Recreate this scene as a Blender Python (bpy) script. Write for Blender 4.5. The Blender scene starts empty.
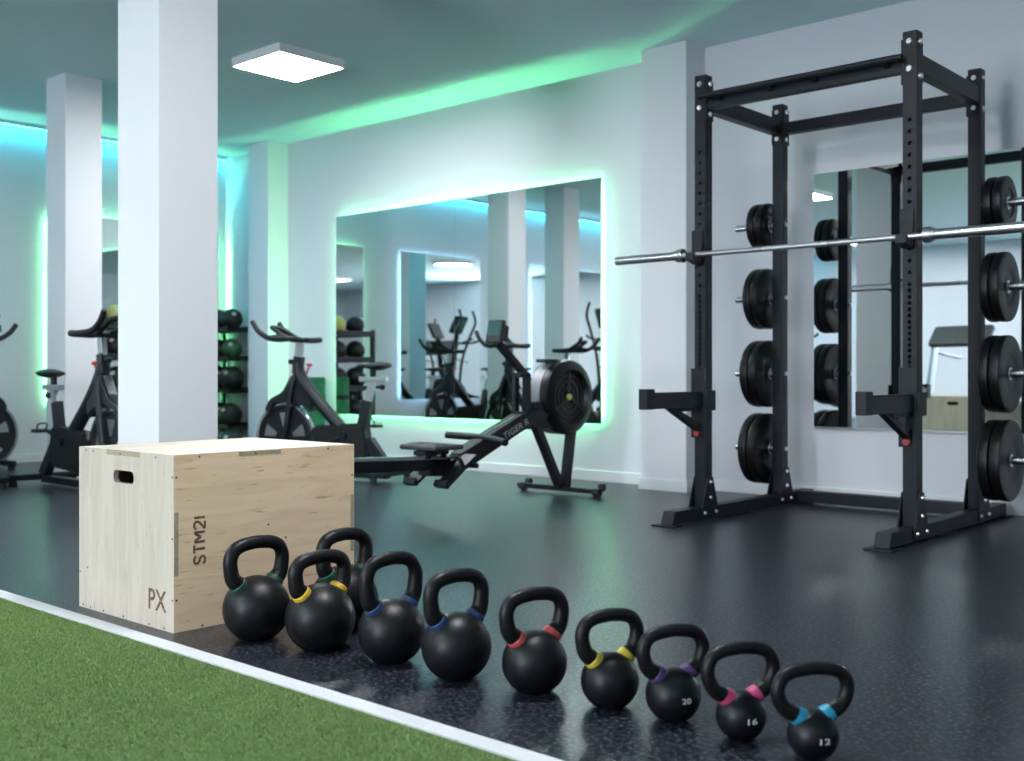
import bpy, bmesh, math, random
from mathutils import Vector, Matrix
random.seed(7)
SC = bpy.context.scene
COL = SC.collection
PI = math.pi

# ------------------------------------------------------------------ materials
def mat(name, base, rough=0.5, metal=0.0, spec=0.5, noise=None, bump=None, emit=None, coat=0.0):
    """noise = (scale, colour2, low, high) object-space colour variation; bump = (scale, strength, distance)"""
    m = bpy.data.materials.new(name); m.use_nodes = True
    nt = m.node_tree; N = nt.nodes; L = nt.links
    b = N['Principled BSDF']
    b.inputs['Base Color'].default_value = (*base, 1)
    b.inputs['Roughness'].default_value = rough
    b.inputs['Metallic'].default_value = metal
    b.inputs['Specular IOR Level'].default_value = spec
    b.inputs['Coat Weight'].default_value = coat
    tc = N.new('ShaderNodeTexCoord')
    if noise:
        t = N.new('ShaderNodeTexNoise'); t.inputs['Scale'].default_value = noise[0]; t.inputs['Detail'].default_value = 4
        r = N.new('ShaderNodeValToRGB')
        r.color_ramp.elements[0].position = noise[2]; r.color_ramp.elements[0].color = (*base, 1)
        r.color_ramp.elements[1].position = noise[3]; r.color_ramp.elements[1].color = (*noise[1], 1)
        L.new(tc.outputs['Object'], t.inputs['Vector']); L.new(t.outputs['Fac'], r.inputs['Fac'])
        L.new(r.outputs['Color'], b.inputs['Base Color'])
    if bump:
        t = N.new('ShaderNodeTexNoise'); t.inputs['Scale'].default_value = bump[0]; t.inputs['Detail'].default_value = 3
        bp = N.new('ShaderNodeBump'); bp.inputs['Strength'].default_value = bump[1]; bp.inputs['Distance'].default_value = bump[2]
        L.new(tc.outputs['Object'], t.inputs['Vector']); L.new(t.outputs['Fac'], bp.inputs['Height'])
        L.new(bp.outputs['Normal'], b.inputs['Normal'])
    if emit:
        b.inputs['Emission Color'].default_value = (*emit[0], 1)
        b.inputs['Emission Strength'].default_value = emit[1]
    return m

def rubber_floor():
    m = mat('rubber_floor', (0.028, 0.033, 0.040), 0.36, spec=0.38)
    nt = m.node_tree; N = nt.nodes; L = nt.links; b = N['Principled BSDF']
    tc = N.new('ShaderNodeTexCoord')
    v = N.new('ShaderNodeTexNoise'); v.inputs['Scale'].default_value = 85; v.inputs['Detail'].default_value = 2
    r = N.new('ShaderNodeValToRGB')
    r.color_ramp.elements[0].position = 0.50; r.color_ramp.elements[0].color = (0.006, 0.007, 0.011, 1)
    r.color_ramp.elements[1].position = 0.72; r.color_ramp.elements[1].color = (0.095, 0.108, 0.15, 1)
    big = N.new('ShaderNodeTexNoise'); big.inputs['Scale'].default_value = 1.3; big.inputs['Detail'].default_value = 5
    rr = N.new('ShaderNodeMapRange'); rr.inputs['To Min'].default_value = 0.29; rr.inputs['To Max'].default_value = 0.325
    bp = N.new('ShaderNodeBump'); bp.inputs['Strength'].default_value = 0.25; bp.inputs['Distance'].default_value = 0.002
    for n in (v, big): L.new(tc.outputs['Object'], n.inputs['Vector'])
    L.new(v.outputs['Fac'], r.inputs['Fac']); L.new(r.outputs['Color'], b.inputs['Base Color'])
    L.new(big.outputs['Fac'], rr.inputs['Value']); L.new(rr.outputs['Result'], b.inputs['Roughness'])
    L.new(v.outputs['Fac'], bp.inputs['Height']); L.new(bp.outputs['Normal'], b.inputs['Normal'])
    return m

def plywood(name, stretch, c1, c2):
    """birch face veneer: long soft figure along one axis with a few darker flecks"""
    m = mat(name, c1, 0.55, spec=0.3)
    nt = m.node_tree; N = nt.nodes; L = nt.links; b = N['Principled BSDF']
    tc = N.new('ShaderNodeTexCoord'); mp = N.new('ShaderNodeMapping'); mp.inputs['Scale'].default_value = stretch
    n1 = N.new('ShaderNodeTexNoise'); n1.inputs['Scale'].default_value = 3.0; n1.inputs['Detail'].default_value = 6; n1.inputs['Distortion'].default_value = 1.2
    r1 = N.new('ShaderNodeValToRGB')
    r1.color_ramp.elements[0].position = 0.3; r1.color_ramp.elements[0].color = (*c2, 1)
    r1.color_ramp.elements[1].position = 0.62; r1.color_ramp.elements[1].color = (*c1, 1)
    n2 = N.new('ShaderNodeTexNoise'); n2.inputs['Scale'].default_value = 14.0; n2.inputs['Detail'].default_value = 2
    r2 = N.new('ShaderNodeValToRGB')
    r2.color_ramp.elements[0].position = 0.25; r2.color_ramp.elements[0].color = (0.72, 0.62, 0.5, 1)
    r2.color_ramp.elements[1].position = 0.36; r2.color_ramp.elements[1].color = (1, 1, 1, 1)
    mx = N.new('ShaderNodeMix'); mx.data_type = 'RGBA'; mx.blend_type = 'MULTIPLY'; mx.inputs['Factor'].default_value = 1.0
    L.new(tc.outputs['Object'], mp.inputs['Vector'])
    L.new(mp.outputs['Vector'], n1.inputs['Vector']); L.new(mp.outputs['Vector'], n2.inputs['Vector'])
    L.new(n1.outputs['Fac'], r1.inputs['Fac']); L.new(n2.outputs['Fac'], r2.inputs['Fac'])
    L.new(r1.outputs['Color'], mx.inputs['A']); L.new(r2.outputs['Color'], mx.inputs['B'])
    L.new(mx.outputs['Result'], b.inputs['Base Color'])
    return m

def mirror_mat():
    m = bpy.data.materials.new('mirror_glass'); m.use_nodes = True
    b = m.node_tree.nodes['Principled BSDF']
    b.inputs['Base Color'].default_value = (0.82, 0.86, 0.85, 1)
    b.inputs['Metallic'].default_value = 1.0; b.inputs['Roughness'].default_value = 0.0
    return m

def emitter(name, col, s):
    m = bpy.data.materials.new(name); m.use_nodes = True
    nt = m.node_tree; nt.nodes.clear()
    e = nt.nodes.new('ShaderNodeEmission'); e.inputs['Color'].default_value = (*col, 1); e.inputs['Strength'].default_value = s
    o = nt.nodes.new('ShaderNodeOutputMaterial'); nt.links.new(e.outputs[0], o.inputs[0])
    return m

M = {}
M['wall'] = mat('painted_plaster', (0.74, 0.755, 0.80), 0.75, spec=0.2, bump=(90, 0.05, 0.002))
M['ceiling'] = mat('ceiling_led_tint', (0.72, 0.93, 0.96), 0.85, spec=0.1, bump=(60, 0.05, 0.002))  # teal of the LED spill is tinted into the ceiling's base colour
M['base'] = mat('baseboard_paint', (0.80, 0.82, 0.84), 0.45)
M['floor'] = rubber_floor()
M['turf'] = mat('turf_base', (0.088, 0.148, 0.052), 0.9, spec=0.1, noise=(160, (0.125, 0.195, 0.075), 0.3, 0.7), bump=(300, 0.4, 0.006))
M['blade_green'] = mat('turf_fibre', (0.205, 0.290, 0.100), 0.85, spec=0.1, noise=(40, (0.245, 0.335, 0.13), 0.35, 0.65))
M['blade_white'] = mat('white_fibre', (0.64, 0.64, 0.66), 0.8, spec=0.15)
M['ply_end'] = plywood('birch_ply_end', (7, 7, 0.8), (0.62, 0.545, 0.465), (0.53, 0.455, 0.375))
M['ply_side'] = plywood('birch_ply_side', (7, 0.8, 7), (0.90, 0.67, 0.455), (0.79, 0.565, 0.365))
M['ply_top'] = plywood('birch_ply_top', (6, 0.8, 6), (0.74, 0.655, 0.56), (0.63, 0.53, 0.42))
M['ply_edge'] = mat('ply_edge', (0.34, 0.27, 0.19), 0.7, noise=(120, (0.46, 0.37, 0.26), 0.35, 0.65))
M['ply_dark'] = mat('box_inside', (0.16, 0.12, 0.08), 0.8)
M['screw'] = mat('screw_head', (0.09, 0.06, 0.04), 0.5, metal=0.6)
M['stencil'] = mat('burnt_stencil', (0.13, 0.075, 0.045), 0.8, noise=(70, (0.30, 0.19, 0.11), 0.45, 0.75))
M['iron'] = mat('powder_coated_iron', (0.0035, 0.004, 0.0055), 0.41, spec=0.31, bump=(420, 0.22, 0.0012))
M['grip'] = mat('coated_handle', (0.0035, 0.0035, 0.0045), 0.45, spec=0.31, bump=(300, 0.2, 0.001))
M['logo'] = mat('raised_black', (0.004, 0.004, 0.004), 0.5, spec=0.3)
M['white_ink'] = mat('white_ink', (0.72, 0.72, 0.70), 0.6)
M['rack'] = mat('rack_steel', (0.006, 0.0078, 0.0135), 0.46, spec=0.34, bump=(500, 0.12, 0.001))
M['rack_matt'] = mat('rack_plastic', (0.008, 0.009, 0.012), 0.55, spec=0.4)
M['hole'] = mat('hole_shade', (0.004, 0.004, 0.005), 0.9)
M['bolt'] = mat('zinc_bolt', (0.78, 0.78, 0.78), 0.28, metal=1.0)
M['chrome'] = mat('polished_steel', (0.78, 0.78, 0.80), 0.24, metal=1.0)
M['bar'] = mat('bar_steel', (0.80, 0.80, 0.82), 0.40, metal=1.0)
M['knurl'] = mat('knurled_steel', (0.55, 0.55, 0.57), 0.4, metal=1.0, bump=(900, 0.5, 0.001))
M['plate'] = mat('bumper_rubber', (0.004, 0.004, 0.005), 0.40, spec=0.28, noise=(14, (0.006, 0.0055, 0.0055), 0.4, 0.7), bump=(90, 0.1, 0.001))
M['plate_ink'] = mat('plate_lettering', (0.035, 0.035, 0.037), 0.45)
M['red'] = mat('red_plastic', (0.42, 0.045, 0.045), 0.45)
M['bike'] = mat('bike_black', (0.007, 0.011, 0.015), 0.38, spec=0.38, noise=(5, (0.013, 0.017, 0.022), 0.4, 0.6))
M['bike_matt'] = mat('bike_plastic', (0.007, 0.0085, 0.010), 0.55, spec=0.4, noise=(8, (0.009, 0.011, 0.013), 0.4, 0.6))
M['silver'] = mat('brushed_aluminium', (0.50, 0.53, 0.55), 0.36, metal=0.85)
M['rim'] = mat('flywheel_rim', (0.62, 0.63, 0.65), 0.22, metal=1.0)
M['saddle'] = mat('saddle_vinyl', (0.009, 0.010, 0.012), 0.5, spec=0.4, noise=(12, (0.012, 0.013, 0.016), 0.4, 0.6))
M['rail'] = mat('rail_aluminium', (0.56, 0.58, 0.60), 0.3, metal=0.9)
M['rower'] = mat('rower_black', (0.004, 0.005, 0.006), 0.4, spec=0.35, noise=(6, (0.010, 0.011, 0.013), 0.4, 0.6))
M['rower_grey'] = mat('rower_dark_grey', (0.030, 0.031, 0.035), 0.5, noise=(10, (0.036, 0.037, 0.041), 0.4, 0.6))
M['mesh_grey'] = mat('perforated_grey', (0.36, 0.37, 0.40), 0.5, metal=0.3, noise=(240, (0.22, 0.23, 0.25), 0.42, 0.6))
M['seat_grey'] = mat('seat_pad', (0.055, 0.058, 0.065), 0.55, noise=(20, (0.065, 0.068, 0.075), 0.4, 0.6))
M['yellow'] = mat('yellow_hub', (0.70, 0.62, 0.16), 0.5)
M['screen'] = mat('lcd_screen', (0.02, 0.05, 0.05), 0.2, emit=((0.08, 0.22, 0.20), 0.25))
M['letter'] = mat('grey_lettering', (0.45, 0.46, 0.45), 0.5)
M['ball'] = mat('ball_vinyl', (0.009, 0.011, 0.011), 0.5, spec=0.4, noise=(9, (0.013, 0.015, 0.015), 0.4, 0.6), bump=(150, 0.15, 0.002))
M['ball_green'] = mat('ball_green', (0.03, 0.10, 0.05), 0.5, bump=(150, 0.15, 0.002))
M['ball_yellow'] = mat('ball_yellow', (0.55, 0.45, 0.12), 0.5, bump=(150, 0.15, 0.002))
M['shelf'] = mat('shelf_steel', (0.008, 0.009, 0.010), 0.5, noise=(6, (0.011, 0.012, 0.014), 0.4, 0.6))
M['mat_green'] = mat('foam_green', (0.015, 0.14, 0.065), 0.75, noise=(18, (0.02, 0.17, 0.08), 0.4, 0.6))
M['mirror'] = mirror_mat()
M['mirror_back'] = mat('mirror_backing', (0.5, 0.52, 0.52), 0.7)
M['lamp_rim'] = mat('lamp_housing', (0.78, 0.78, 0.80), 0.5)
M['pillar'] = mat('pillar_paint', (0.76, 0.77, 0.80), 0.75, spec=0.2, bump=(90, 0.05, 0.002))
EXPO = 0.47
DAY = 30.0
M['panel_light'] = emitter('panel_light', (0.93, 0.96, 1.0), 66.0)
M['led_green'] = emitter('led_green', (0.24, 1.0, 0.42), 150.0)
M['led_white'] = emitter('led_cool_white', (0.40, 0.72, 1.0), 85.0)
M['led_cyan'] = emitter('led_cyan', (0.02, 0.52, 0.72), 50.0)
for nm, c in (('band_green', (0.008, 0.062, 0.037)), ('band_yellow', (0.70, 0.46, 0.035)), ('band_blue', (0.018, 0.05, 0.16)),
              ('band_red', (0.60, 0.085, 0.08)), ('band_lemon', (0.62, 0.49, 0.045)), ('band_purple', (0.07, 0.035, 0.14)),
              ('band_pink', (0.52, 0.055, 0.17)), ('band_cyan', (0.015, 0.26, 0.40))):
    M[nm] = mat(nm, c, 0.5, noise=(30, tuple(x * 0.85 for x in c), 0.4, 0.6))

# ------------------------------------------------------------------ mesh builder
class MB:
    def __init__(s): s.bm = bmesh.new()
    def _merge(s, bm2, mx=None):
        if mx is not None: bm2.transform(mx)
        me = bpy.data.meshes.new('t'); bm2.to_mesh(me); bm2.free(); s.bm.from_mesh(me); bpy.data.meshes.remove(me)
    def box(s, lo, hi, bev=0.0, mx=None, seg=2):
        b = bmesh.new(); bmesh.ops.create_cube(b, size=1)
        for v in b.verts:
            v.co = Vector(((lo[i] + hi[i]) / 2 + v.co[i] * (hi[i] - lo[i])) for i in range(3))
        if bev: bmesh.ops.bevel(b, geom=b.edges[:], offset=bev, segments=seg, affect='EDGES', profile=0.5)
        s._merge(b, mx); return s
    def bar(s, p, q, w, h, bev=0.004, up=(0, 0, 1)):
        """rectangular bar from p to q, w sideways, h in the up direction"""
        p, q = Vector(p), Vector(q); d = q - p; l = d.length; d.normalize(); up = Vector(up)
        sd = d.cross(up)
        if sd.length < 1e-4: sd = d.cross(Vector((0, 1, 0)))
        sd.normalize(); u = sd.cross(d)
        mx = Matrix((sd, d, u)).transposed().to_4x4(); mx.translation = p
        return s.box((-w / 2, 0, -h / 2), (w / 2, l, h / 2), bev, mx)
    def cyl(s, p, q, r, r2=None, n=24, bev=0.0):
        p, q = Vector(p), Vector(q); d = q - p; l = d.length
        b = bmesh.new(); bmesh.ops.create_cone(b, cap_ends=True, segments=n, radius1=r, radius2=r if r2 is None else r2, depth=l)
        if bev:
            ed = [e for e in b.edges if abs(e.verts[0].co.z - e.verts[1].co.z) < 1e-6]
            bmesh.ops.bevel(b, geom=ed, offset=bev, segments=2, affect='EDGES')
        mx = d.to_track_quat('Z', 'Y').to_matrix().to_4x4(); mx.translation = (p + q) / 2
        s._merge(b, mx); return s
    def sphere(s, c, r, seg=24, scale=(1, 1, 1), mx=None):
        b = bmesh.new(); bmesh.ops.create_uvsphere(b, u_segments=seg, v_segments=seg // 2, radius=r)
        for v in b.verts: v.co = Vector((v.co.x * scale[0], v.co.y * scale[1], v.co.z * scale[2])) + Vector(c)
        s._merge(b, mx); return s
    def tube(s, pts, r, n=14, cap=True, smooth=0, flat=1.0, up=None):
        """round tube along points; r may be a list; smooth = Catmull-Rom subdivisions; flat squeezes the second axis"""
        P = [Vector(p) for p in pts]; R = list(r) if isinstance(r, (list, tuple)) else [r] * len(P)
        if smooth:
            Q, RR = [], []
            for i in range(len(P) - 1):
                p0 = P[max(i - 1, 0)]; p1 = P[i]; p2 = P[i + 1]; p3 = P[min(i + 2, len(P) - 1)]
                for k in range(smooth):
                    t = k / smooth
                    Q.append(0.5 * ((2 * p1) + (p2 - p0) * t + (2 * p0 - 5 * p1 + 4 * p2 - p3) * t * t + (3 * p1 - p0 - 3 * p2 + p3) * t ** 3))
                    RR.append(R[i] * (1 - t) + R[i + 1] * t)
            Q.append(P[-1]); RR.append(R[-1]); P, R = Q, RR
        b = s.bm; rings = []; prev = None
        for i, p in enumerate(P):
            d = (P[min(i + 1, len(P) - 1)] - P[max(i - 1, 0)]).normalized()
            if prev is None:
                a = Vector(up) if up else (Vector((0, 0, 1)) if abs(d.z) < 0.9 else Vector((1, 0, 0)))
                x = d.cross(a).normalized()
            else:
                x = (prev - d * prev.dot(d)).normalized()
            prev = x; y = d.cross(x)
            rings.append([b.verts.new(p + R[i] * (math.cos(2 * PI * k / n) * x + flat * math.sin(2 * PI * k / n) * y)) for k in range(n)])
        for i in range(len(rings) - 1):
            for k in range(n):
                b.faces.new((rings[i][k], rings[i][(k + 1) % n], rings[i + 1][(k + 1) % n], rings[i + 1][k]))
        if cap:
            b.faces.new(rings[0][::-1]); b.faces.new(rings[-1])
        return s
    def lathe(s, prof, n=48, mx=None, closed=False):
        """profile of (r, z) turned about Z"""
        b = bmesh.new(); rings = []
        for r, z in prof:
            if r < 1e-6: rings.append([b.verts.new((0, 0, z))])
            else: rings.append([b.verts.new((r * math.cos(2 * PI * k / n), r * math.sin(2 * PI * k / n), z)) for k in range(n)])
        pairs = list(zip(rings, rings[1:])) + ([(rings[-1], rings[0])] if closed else [])
        for A, B in pairs:
            for k in range(n):
                k2 = (k + 1) % n
                if len(A) == 1 and len(B) == 1: continue
                if len(A) == 1: b.faces.new((A[0], B[k2], B[k]))
                elif len(B) == 1: b.faces.new((A[k], A[k2], B[0]))
                else: b.faces.new((A[k], A[k2], B[k2], B[k]))
        bmesh.ops.recalc_face_normals(b, faces=b.faces[:])
        s._merge(b, mx); return s
    def prism(s, poly, axis, a, b_, bev=0.0):
        """polygon in the plane normal to axis, from a to b_; poly coords are the two other axes in order"""
        b = bmesh.new(); n = len(poly)
        def P(u, v, w): return {0: (w, u, v), 1: (u, w, v), 2: (u, v, w)}[axis]
        A = [b.verts.new(P(u, v, a)) for u, v in poly]; B = [b.verts.new(P(u, v, b_)) for u, v in poly]
        b.faces.new(A); b.faces.new(B[::-1])
        for i in range(n): b.faces.new((A[i], B[i], B[(i + 1) % n], A[(i + 1) % n]))
        bmesh.ops.recalc_face_normals(b, faces=b.faces[:])
        if bev: bmesh.ops.bevel(b, geom=b.edges[:], offset=bev, segments=2, affect='EDGES')
        s._merge(b); return s
    def build(s, name, m, parent=None, ang=40, fix=True, wn=True):
        if fix: bmesh.ops.recalc_face_normals(s.bm, faces=s.bm.faces[:])
        me = bpy.data.meshes.new(name); s.bm.to_mesh(me); s.bm.free()
        for p in me.polygons: p.use_smooth = True
        me.set_sharp_from_angle(angle=math.radians(ang))
        me.materials.append(M[m])
        o = bpy.data.objects.new(name, me); COL.objects.link(o)
        if wn:
            md = o.modifiers.new('weighted_normals', 'WEIGHTED_NORMAL'); md.keep_sharp = True; md.weight = 50
        if parent is not None: o.parent = parent
        return o

def tag(o, label=None, cat=None, group=None, kind=None):
    for k, v in (('label', label), ('category', cat), ('group', group), ('kind', kind)):
        if v: o[k] = v
    return o
def thing(name, label, cat, loc=(0, 0, 0), rz=0.0, group=None):
    o = bpy.data.objects.new(name, None); COL.objects.link(o)
    o.empty_display_size = 0.1; o.location = loc; o.rotation_euler = (0, 0, rz)
    return tag(o, label, cat, group)
def struct(name, mb, m, label=None):
    o = mb.build(name, m); o['kind'] = 'structure'
    if label: o['label'] = label
    return o
def dup(o, parent=None):
    c = o.copy(); COL.objects.link(c)
    if parent is not None: c.parent = parent
    for ch in list(o.children): dup(ch, c)
    return c

def text_mesh(txt, size, extrude=0.0005, spacing=1.0, bold=0.0):
    """built-in font turned into a mesh, centred, lying in XY"""
    cu = bpy.data.curves.new('txt', 'FONT'); cu.body = txt; cu.size = size; cu.extrude = extrude; cu.offset = bold
    cu.align_x = 'CENTER'; cu.align_y = 'CENTER'; cu.space_character = spacing
    o = bpy.data.objects.new('txt', cu); COL.objects.link(o)
    dg = bpy.context.evaluated_depsgraph_get(); dg.update()
    me = bpy.data.meshes.new_from_object(o.evaluated_get(dg))
    bpy.data.objects.remove(o); bpy.data.curves.remove(cu)
    xs = [v.co.x for v in me.vertices]; ys = [v.co.y for v in me.vertices]
    cx, cy = (min(xs) + max(xs)) / 2, (min(ys) + max(ys)) / 2
    for v in me.vertices: v.co.x -= cx; v.co.y -= cy
    return me, max(xs) - min(xs), max(ys) - min(ys)
def put_mesh(name, me, m, parent, mx=None):
    me.name = name
    if mx is not None: me.transform(mx)
    me.materials.clear(); me.materials.append(M[m])
    o = bpy.data.objects.new(name, me); COL.objects.link(o)
    if parent is not None: o.parent = parent
    return o
def frame_mx(origin, xdir, ydir):
    x = Vector(xdir).normalized(); y = Vector(ydir).normalized(); z = x.cross(y)
    mx = Matrix((x, y, z)).transposed().to_4x4(); mx.translation = Vector(origin); return mx

# ------------------------------------------------------------------ the room
XL, XR, YB, YF, ZC = -9.85, 3.6, -6.2, 6.52, 3.05
LINE0, LINE1 = 1.700, 1.754
mb = MB(); mb.box((XL - .2, LINE1, -.1), (XR + .2, YF + .2, 0)); mb.box((XL - .2, YB - .2, -.1), (XR + .2, -0.6, 0)); mb.box((XL - .2, -0.6, -.1), (XR + .2, LINE1, -.012))
struct('floor', mb, 'floor', 'dark speckled rubber gym floor')
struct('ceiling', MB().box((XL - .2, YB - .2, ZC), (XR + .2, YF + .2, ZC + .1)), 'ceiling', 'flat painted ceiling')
struct('wall_left', MB().box((XL - .2, YB - .2, 0), (XL, YF + .2, ZC)), 'wall')
struct('wall_back', MB().box((XL, YF, 0), (XR, YF + .2, ZC)), 'wall')
struct('wall_right', MB().box((XR, YB - .2, 0), (XR + .2, YF + .2, ZC)), 'wall')
WIN = ((-3.05, -1.72),)
WZ0, WZ1 = .25, 2.8
m_ = MB(); m_.box((XL, YB - .2, 0), (XR, YB, WZ0)); m_.box((XL, YB - .2, WZ1), (XR, YB, ZC)); m_.box((XL, YB - .2, WZ0), (WIN[0][0], YB, WZ1)); m_.box((WIN[0][1], YB - .2, WZ0), (XR, YB, WZ1))
struct('wall_front', m_, 'wall')
for i, (a, b_) in enumerate(WIN):
    m_ = MB(); y0, y1 = YB - .13, YB - .07
    m_.box((a, y0, WZ0), (a + .06, y1, WZ1)); m_.box((b_ - .06, y0, WZ0), (b_, y1, WZ1)); m_.box((a + .06, y0, WZ0), (b_ - .06, y1, WZ0 + .06)); m_.box((a + .06, y0, WZ1 - .06), (b_ - .06, y1, WZ1))
    o = struct('window_%d' % (i + 1), m_, 'lamp_rim', 'tall white-framed window behind the camera')
    l = bpy.data.lights.new('daylight', 'AREA'); l.shape = 'RECTANGLE'; l.size = b_ - a - .12; l.size_y = WZ1 - WZ0 - .12
    l.color = (0.84, 0.92, 1.0); l.energy = DAY * l.size * l.size_y * PI
    lo = bpy.data.objects.new('daylight', l); COL.objects.link(lo); lo.location = ((a + b_) / 2, YB - .18, (WZ0 + WZ1) / 2); lo.rotation_euler = (PI / 2, 0, 0)
def skirting(name, segs):
    m_ = MB()
    for lo, hi in segs: m_.box(lo, hi, 0.003)
    return struct(name, m_, 'base')
T, BH = 0.014, 0.08
skirting('baseboard_back', [((XL, YF - T, 0), (-9.107 - T, YF, BH)), ((-8.78 + T, YF - T, 0), (-4.42 - T, YF, BH)), ((-4.05 + T, YF - T, 0), (XR, YF, BH)),
                            ((-4.42 - T, 6.28 - T, 0), (-4.05 + T, 6.28, BH)), ((-4.42 - T, 6.28, 0), (-4.42, YF, BH)), ((-4.05, 6.28, 0), (-4.05 + T, YF, BH)),
                            ((-9.107 - T, 6.28 - T, 0), (-8.78 + T, 6.28, BH)), ((-8.78, 6.28, 0), (-8.78 + T, YF, BH)), ((-9.107 - T, 6.28, 0), (-9.107, YF, BH))])
skirting('baseboard_left', [((XL, YB, 0), (XL + T, YF, BH))])
def pillar(x0, x1, y0, y1, label, base=True):
    o = struct('pillar', MB().box((x0, y0, 0), (x1, y1, ZC), 0.004), 'pillar', label)
    return o
pillar(-9.107, -8.78, 6.28, YF, 'shallow white wall pier in the far left corner')
pillar(-4.42, -4.05, 6.28, YF, 'shallow white wall pier between the green-lit mirror and the power rack')
pillar(-4.635, -4.285, 2.50, 2.795, 'white square pillar rising behind the plywood box')
pillar(-8.24, -7.93, 3.86, 4.15, 'white square pillar behind the exercise bike at the left')
pillar(-8.60, -8.30, 2.45, 2.75, 'white square pillar seen only in the big green-lit mirror')

# turf strip with its white edge line (short fibres standing on a backing)
def fibres(name, regions, m, label, cat):
    verts, faces = [], []
    for x0, x1, y0, y1, n, h, w in regions:
        for _ in range(n):
            x = random.uniform(x0, x1); y = random.uniform(y0, y1); a = random.uniform(0, 2 * PI); hh = h * random.uniform(.6, 1.1)
            dx, dy = math.cos(a) * w, math.sin(a) * w; lx, ly = random.gauss(0, .5) * hh, random.gauss(0, .5) * hh
            k = len(verts); z0 = -0.004
            verts += [(x - dx, y - dy, z0), (x + dx, y + dy, z0), (x + lx, y + ly, z0 + hh)]
            faces.append((k, k + 1, k + 2))
    me = bpy.data.meshes.new(name); me.from_pydata(verts, [], faces); me.materials.append(M[m])
    o = bpy.data.objects.new(name, me); COL.objects.link(o)
    return o
struct('floor_turf_backing', MB().box((XL, -0.6, -.012), (XR, LINE0, -.003)), 'turf', 'green turf backing')
struct('floor_line_backing', MB().box((XL, LINE0, -.012), (XR, LINE1, 0.002)), 'blade_white', 'white line along the edge of the turf')
tag(fibres('turf', [(-5.4, -0.6, 0.3, LINE0 - .007, 300000, .0085, .0017)], 'blade_green', '', ''), 'short green artificial turf at the lower left', 'turf', None, 'stuff')
tag(fibres('turf_line', [(-5.4, -0.6, LINE0 + .004, LINE1 - .003, 40000, .0075, .0020)], 'blade_white', '', ''), 'white line woven along the edge of the green turf', 'turf line', None, 'stuff')

# ------------------------------------------------------------------ lamps
def panel(x, y, label, s=0.565):
    t = thing('ceiling_light', label, 'ceiling light', (x, y, ZC), 0, 'square ceiling light panels')
    h = s / 2; m_ = MB(); z1, z0 = 0, -.062
    m_.box((-h, -h, z0), (-h + .012, h, z1)); m_.box((h - .012, -h, z0), (h, h, z1)); m_.box((-h + .012, -h, z0), (h - .012, -h + .012, z1)); m_.box((-h + .012, h - .012, z0), (h - .012, h, z1))
    m_.box((-h + .012, -h + .012, z1 - .012), (h - .012, h - .012, z1))
    m_.build('housing', 'lamp_rim', t)
    MB().box((-h + .012, -h + .012, z0 + .001), (h - .012, h - .012, z0 + .006)).build('diffuser', 'panel_light', t)
    return t
panel(-6.41, 4.76, 'square white ceiling light panel to the right of the tall white pillar')
panel(-6.41, 0.45, 'square ceiling light panel above the turf behind the camera, left')
panel(-2.2, 2.35, 'unseen ceiling light panel added above the kettlebells to brighten the rack wall')  # unseen panel, set here to brighten the wall behind the rack
panel(-7.9, -4.4, 'square ceiling light panel over the cardio area, far left')
panel(-5.9, -4.4, 'square ceiling light panel over the cardio area, next to the windows')
panel(0.6, -3.4, 'square ceiling light panel over the cardio area, right')
t = thing('round_ceiling_light', 'large round ceiling light reflected in the mirrors', 'ceiling light', (-3.9, -2.8, ZC))
MB().lathe([(0, 0), (.40, 0), (.40, -.04), (.385, -.04), (.385, -.012), (0, -.012)]).build('housing', 'lamp_rim', t)
MB().lathe([(0, -.030), (.384, -.030), (.384, -.035), (0, -.042)]).build('diffuser', 'panel_light', t)

# ------------------------------------------------------------------ mirrors with light strips behind their edges
def mirror(label, axis, wall, s, a0, a1, z0, z1, seams, led, gap=0.037, rec=0.047):
    """axis 1: on a wall y = wall facing s; axis 0: on a wall x = wall facing s"""
    t = thing('wall_mirror', label, 'mirror', ((wall, (a0 + a1) / 2, z0) if axis == 0 else ((a0 + a1) / 2, wall, z0)), 0, 'wall mirrors')
    c = (a0 + a1) / 2
    def bx(m_, u0, u1, d0, d1, v0, v1, bev=0):
        lo = (s * d0, s * d1); lo, hi = min(lo), max(lo)
        if axis == 1: m_.box((u0 - c, lo, v0 - z0), (u1 - c, hi, v1 - z0), bev)
        else: m_.box((lo, u0 - c, v0 - z0), (hi, u1 - c, v1 - z0), bev)
        return m_
    cuts = [a0] + list(seams) + [a1]
    for u0, u1 in zip(cuts, cuts[1:]):
        bx(MB(), u0 + (.0015 if u0 != a0 else 0), u1 - (.0015 if u1 != a1 else 0), gap + .006, gap + .011, z0, z1).build('glass_panel', 'mirror', t)
    g = gap if led else 0.001
    bx(MB(), a0 + .002, a1 - .002, g, gap + .0055, z0 + .002, z1 - .002).build('backing', 'mirror_back', t)
    if led:
        e, w = rec, .01
        for nm_, (u0, u1, v0, v1) in (('t', (a0 + e, a1 - e, z1 - e - w, z1 - e)), ('b', (a0 + e, a1 - e, z0 + e, z0 + e + w)),
                                      ('l', (a0 + e, a0 + e + w, z0 + e + w, z1 - e - w)), ('r', (a1 - e - w, a1 - e, z0 + e + w, z1 - e - w))):
            bx(MB(), u0, u1, .005, .012, v0, v1).build('light_strip', led, t)
        for v0 in (z0 + .1, z1 - .13): bx(MB(), a0 + .1, a1 - .1, 0, gap, v0, v0 + .03).build('wall_rail', 'mirror_back', t)
    else:
        bx(MB(), a0, a1, 0, gap + .014, z0 - .012, z0 - .0005, .001).build('bottom_channel', 'rail', t)
    return t
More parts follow.
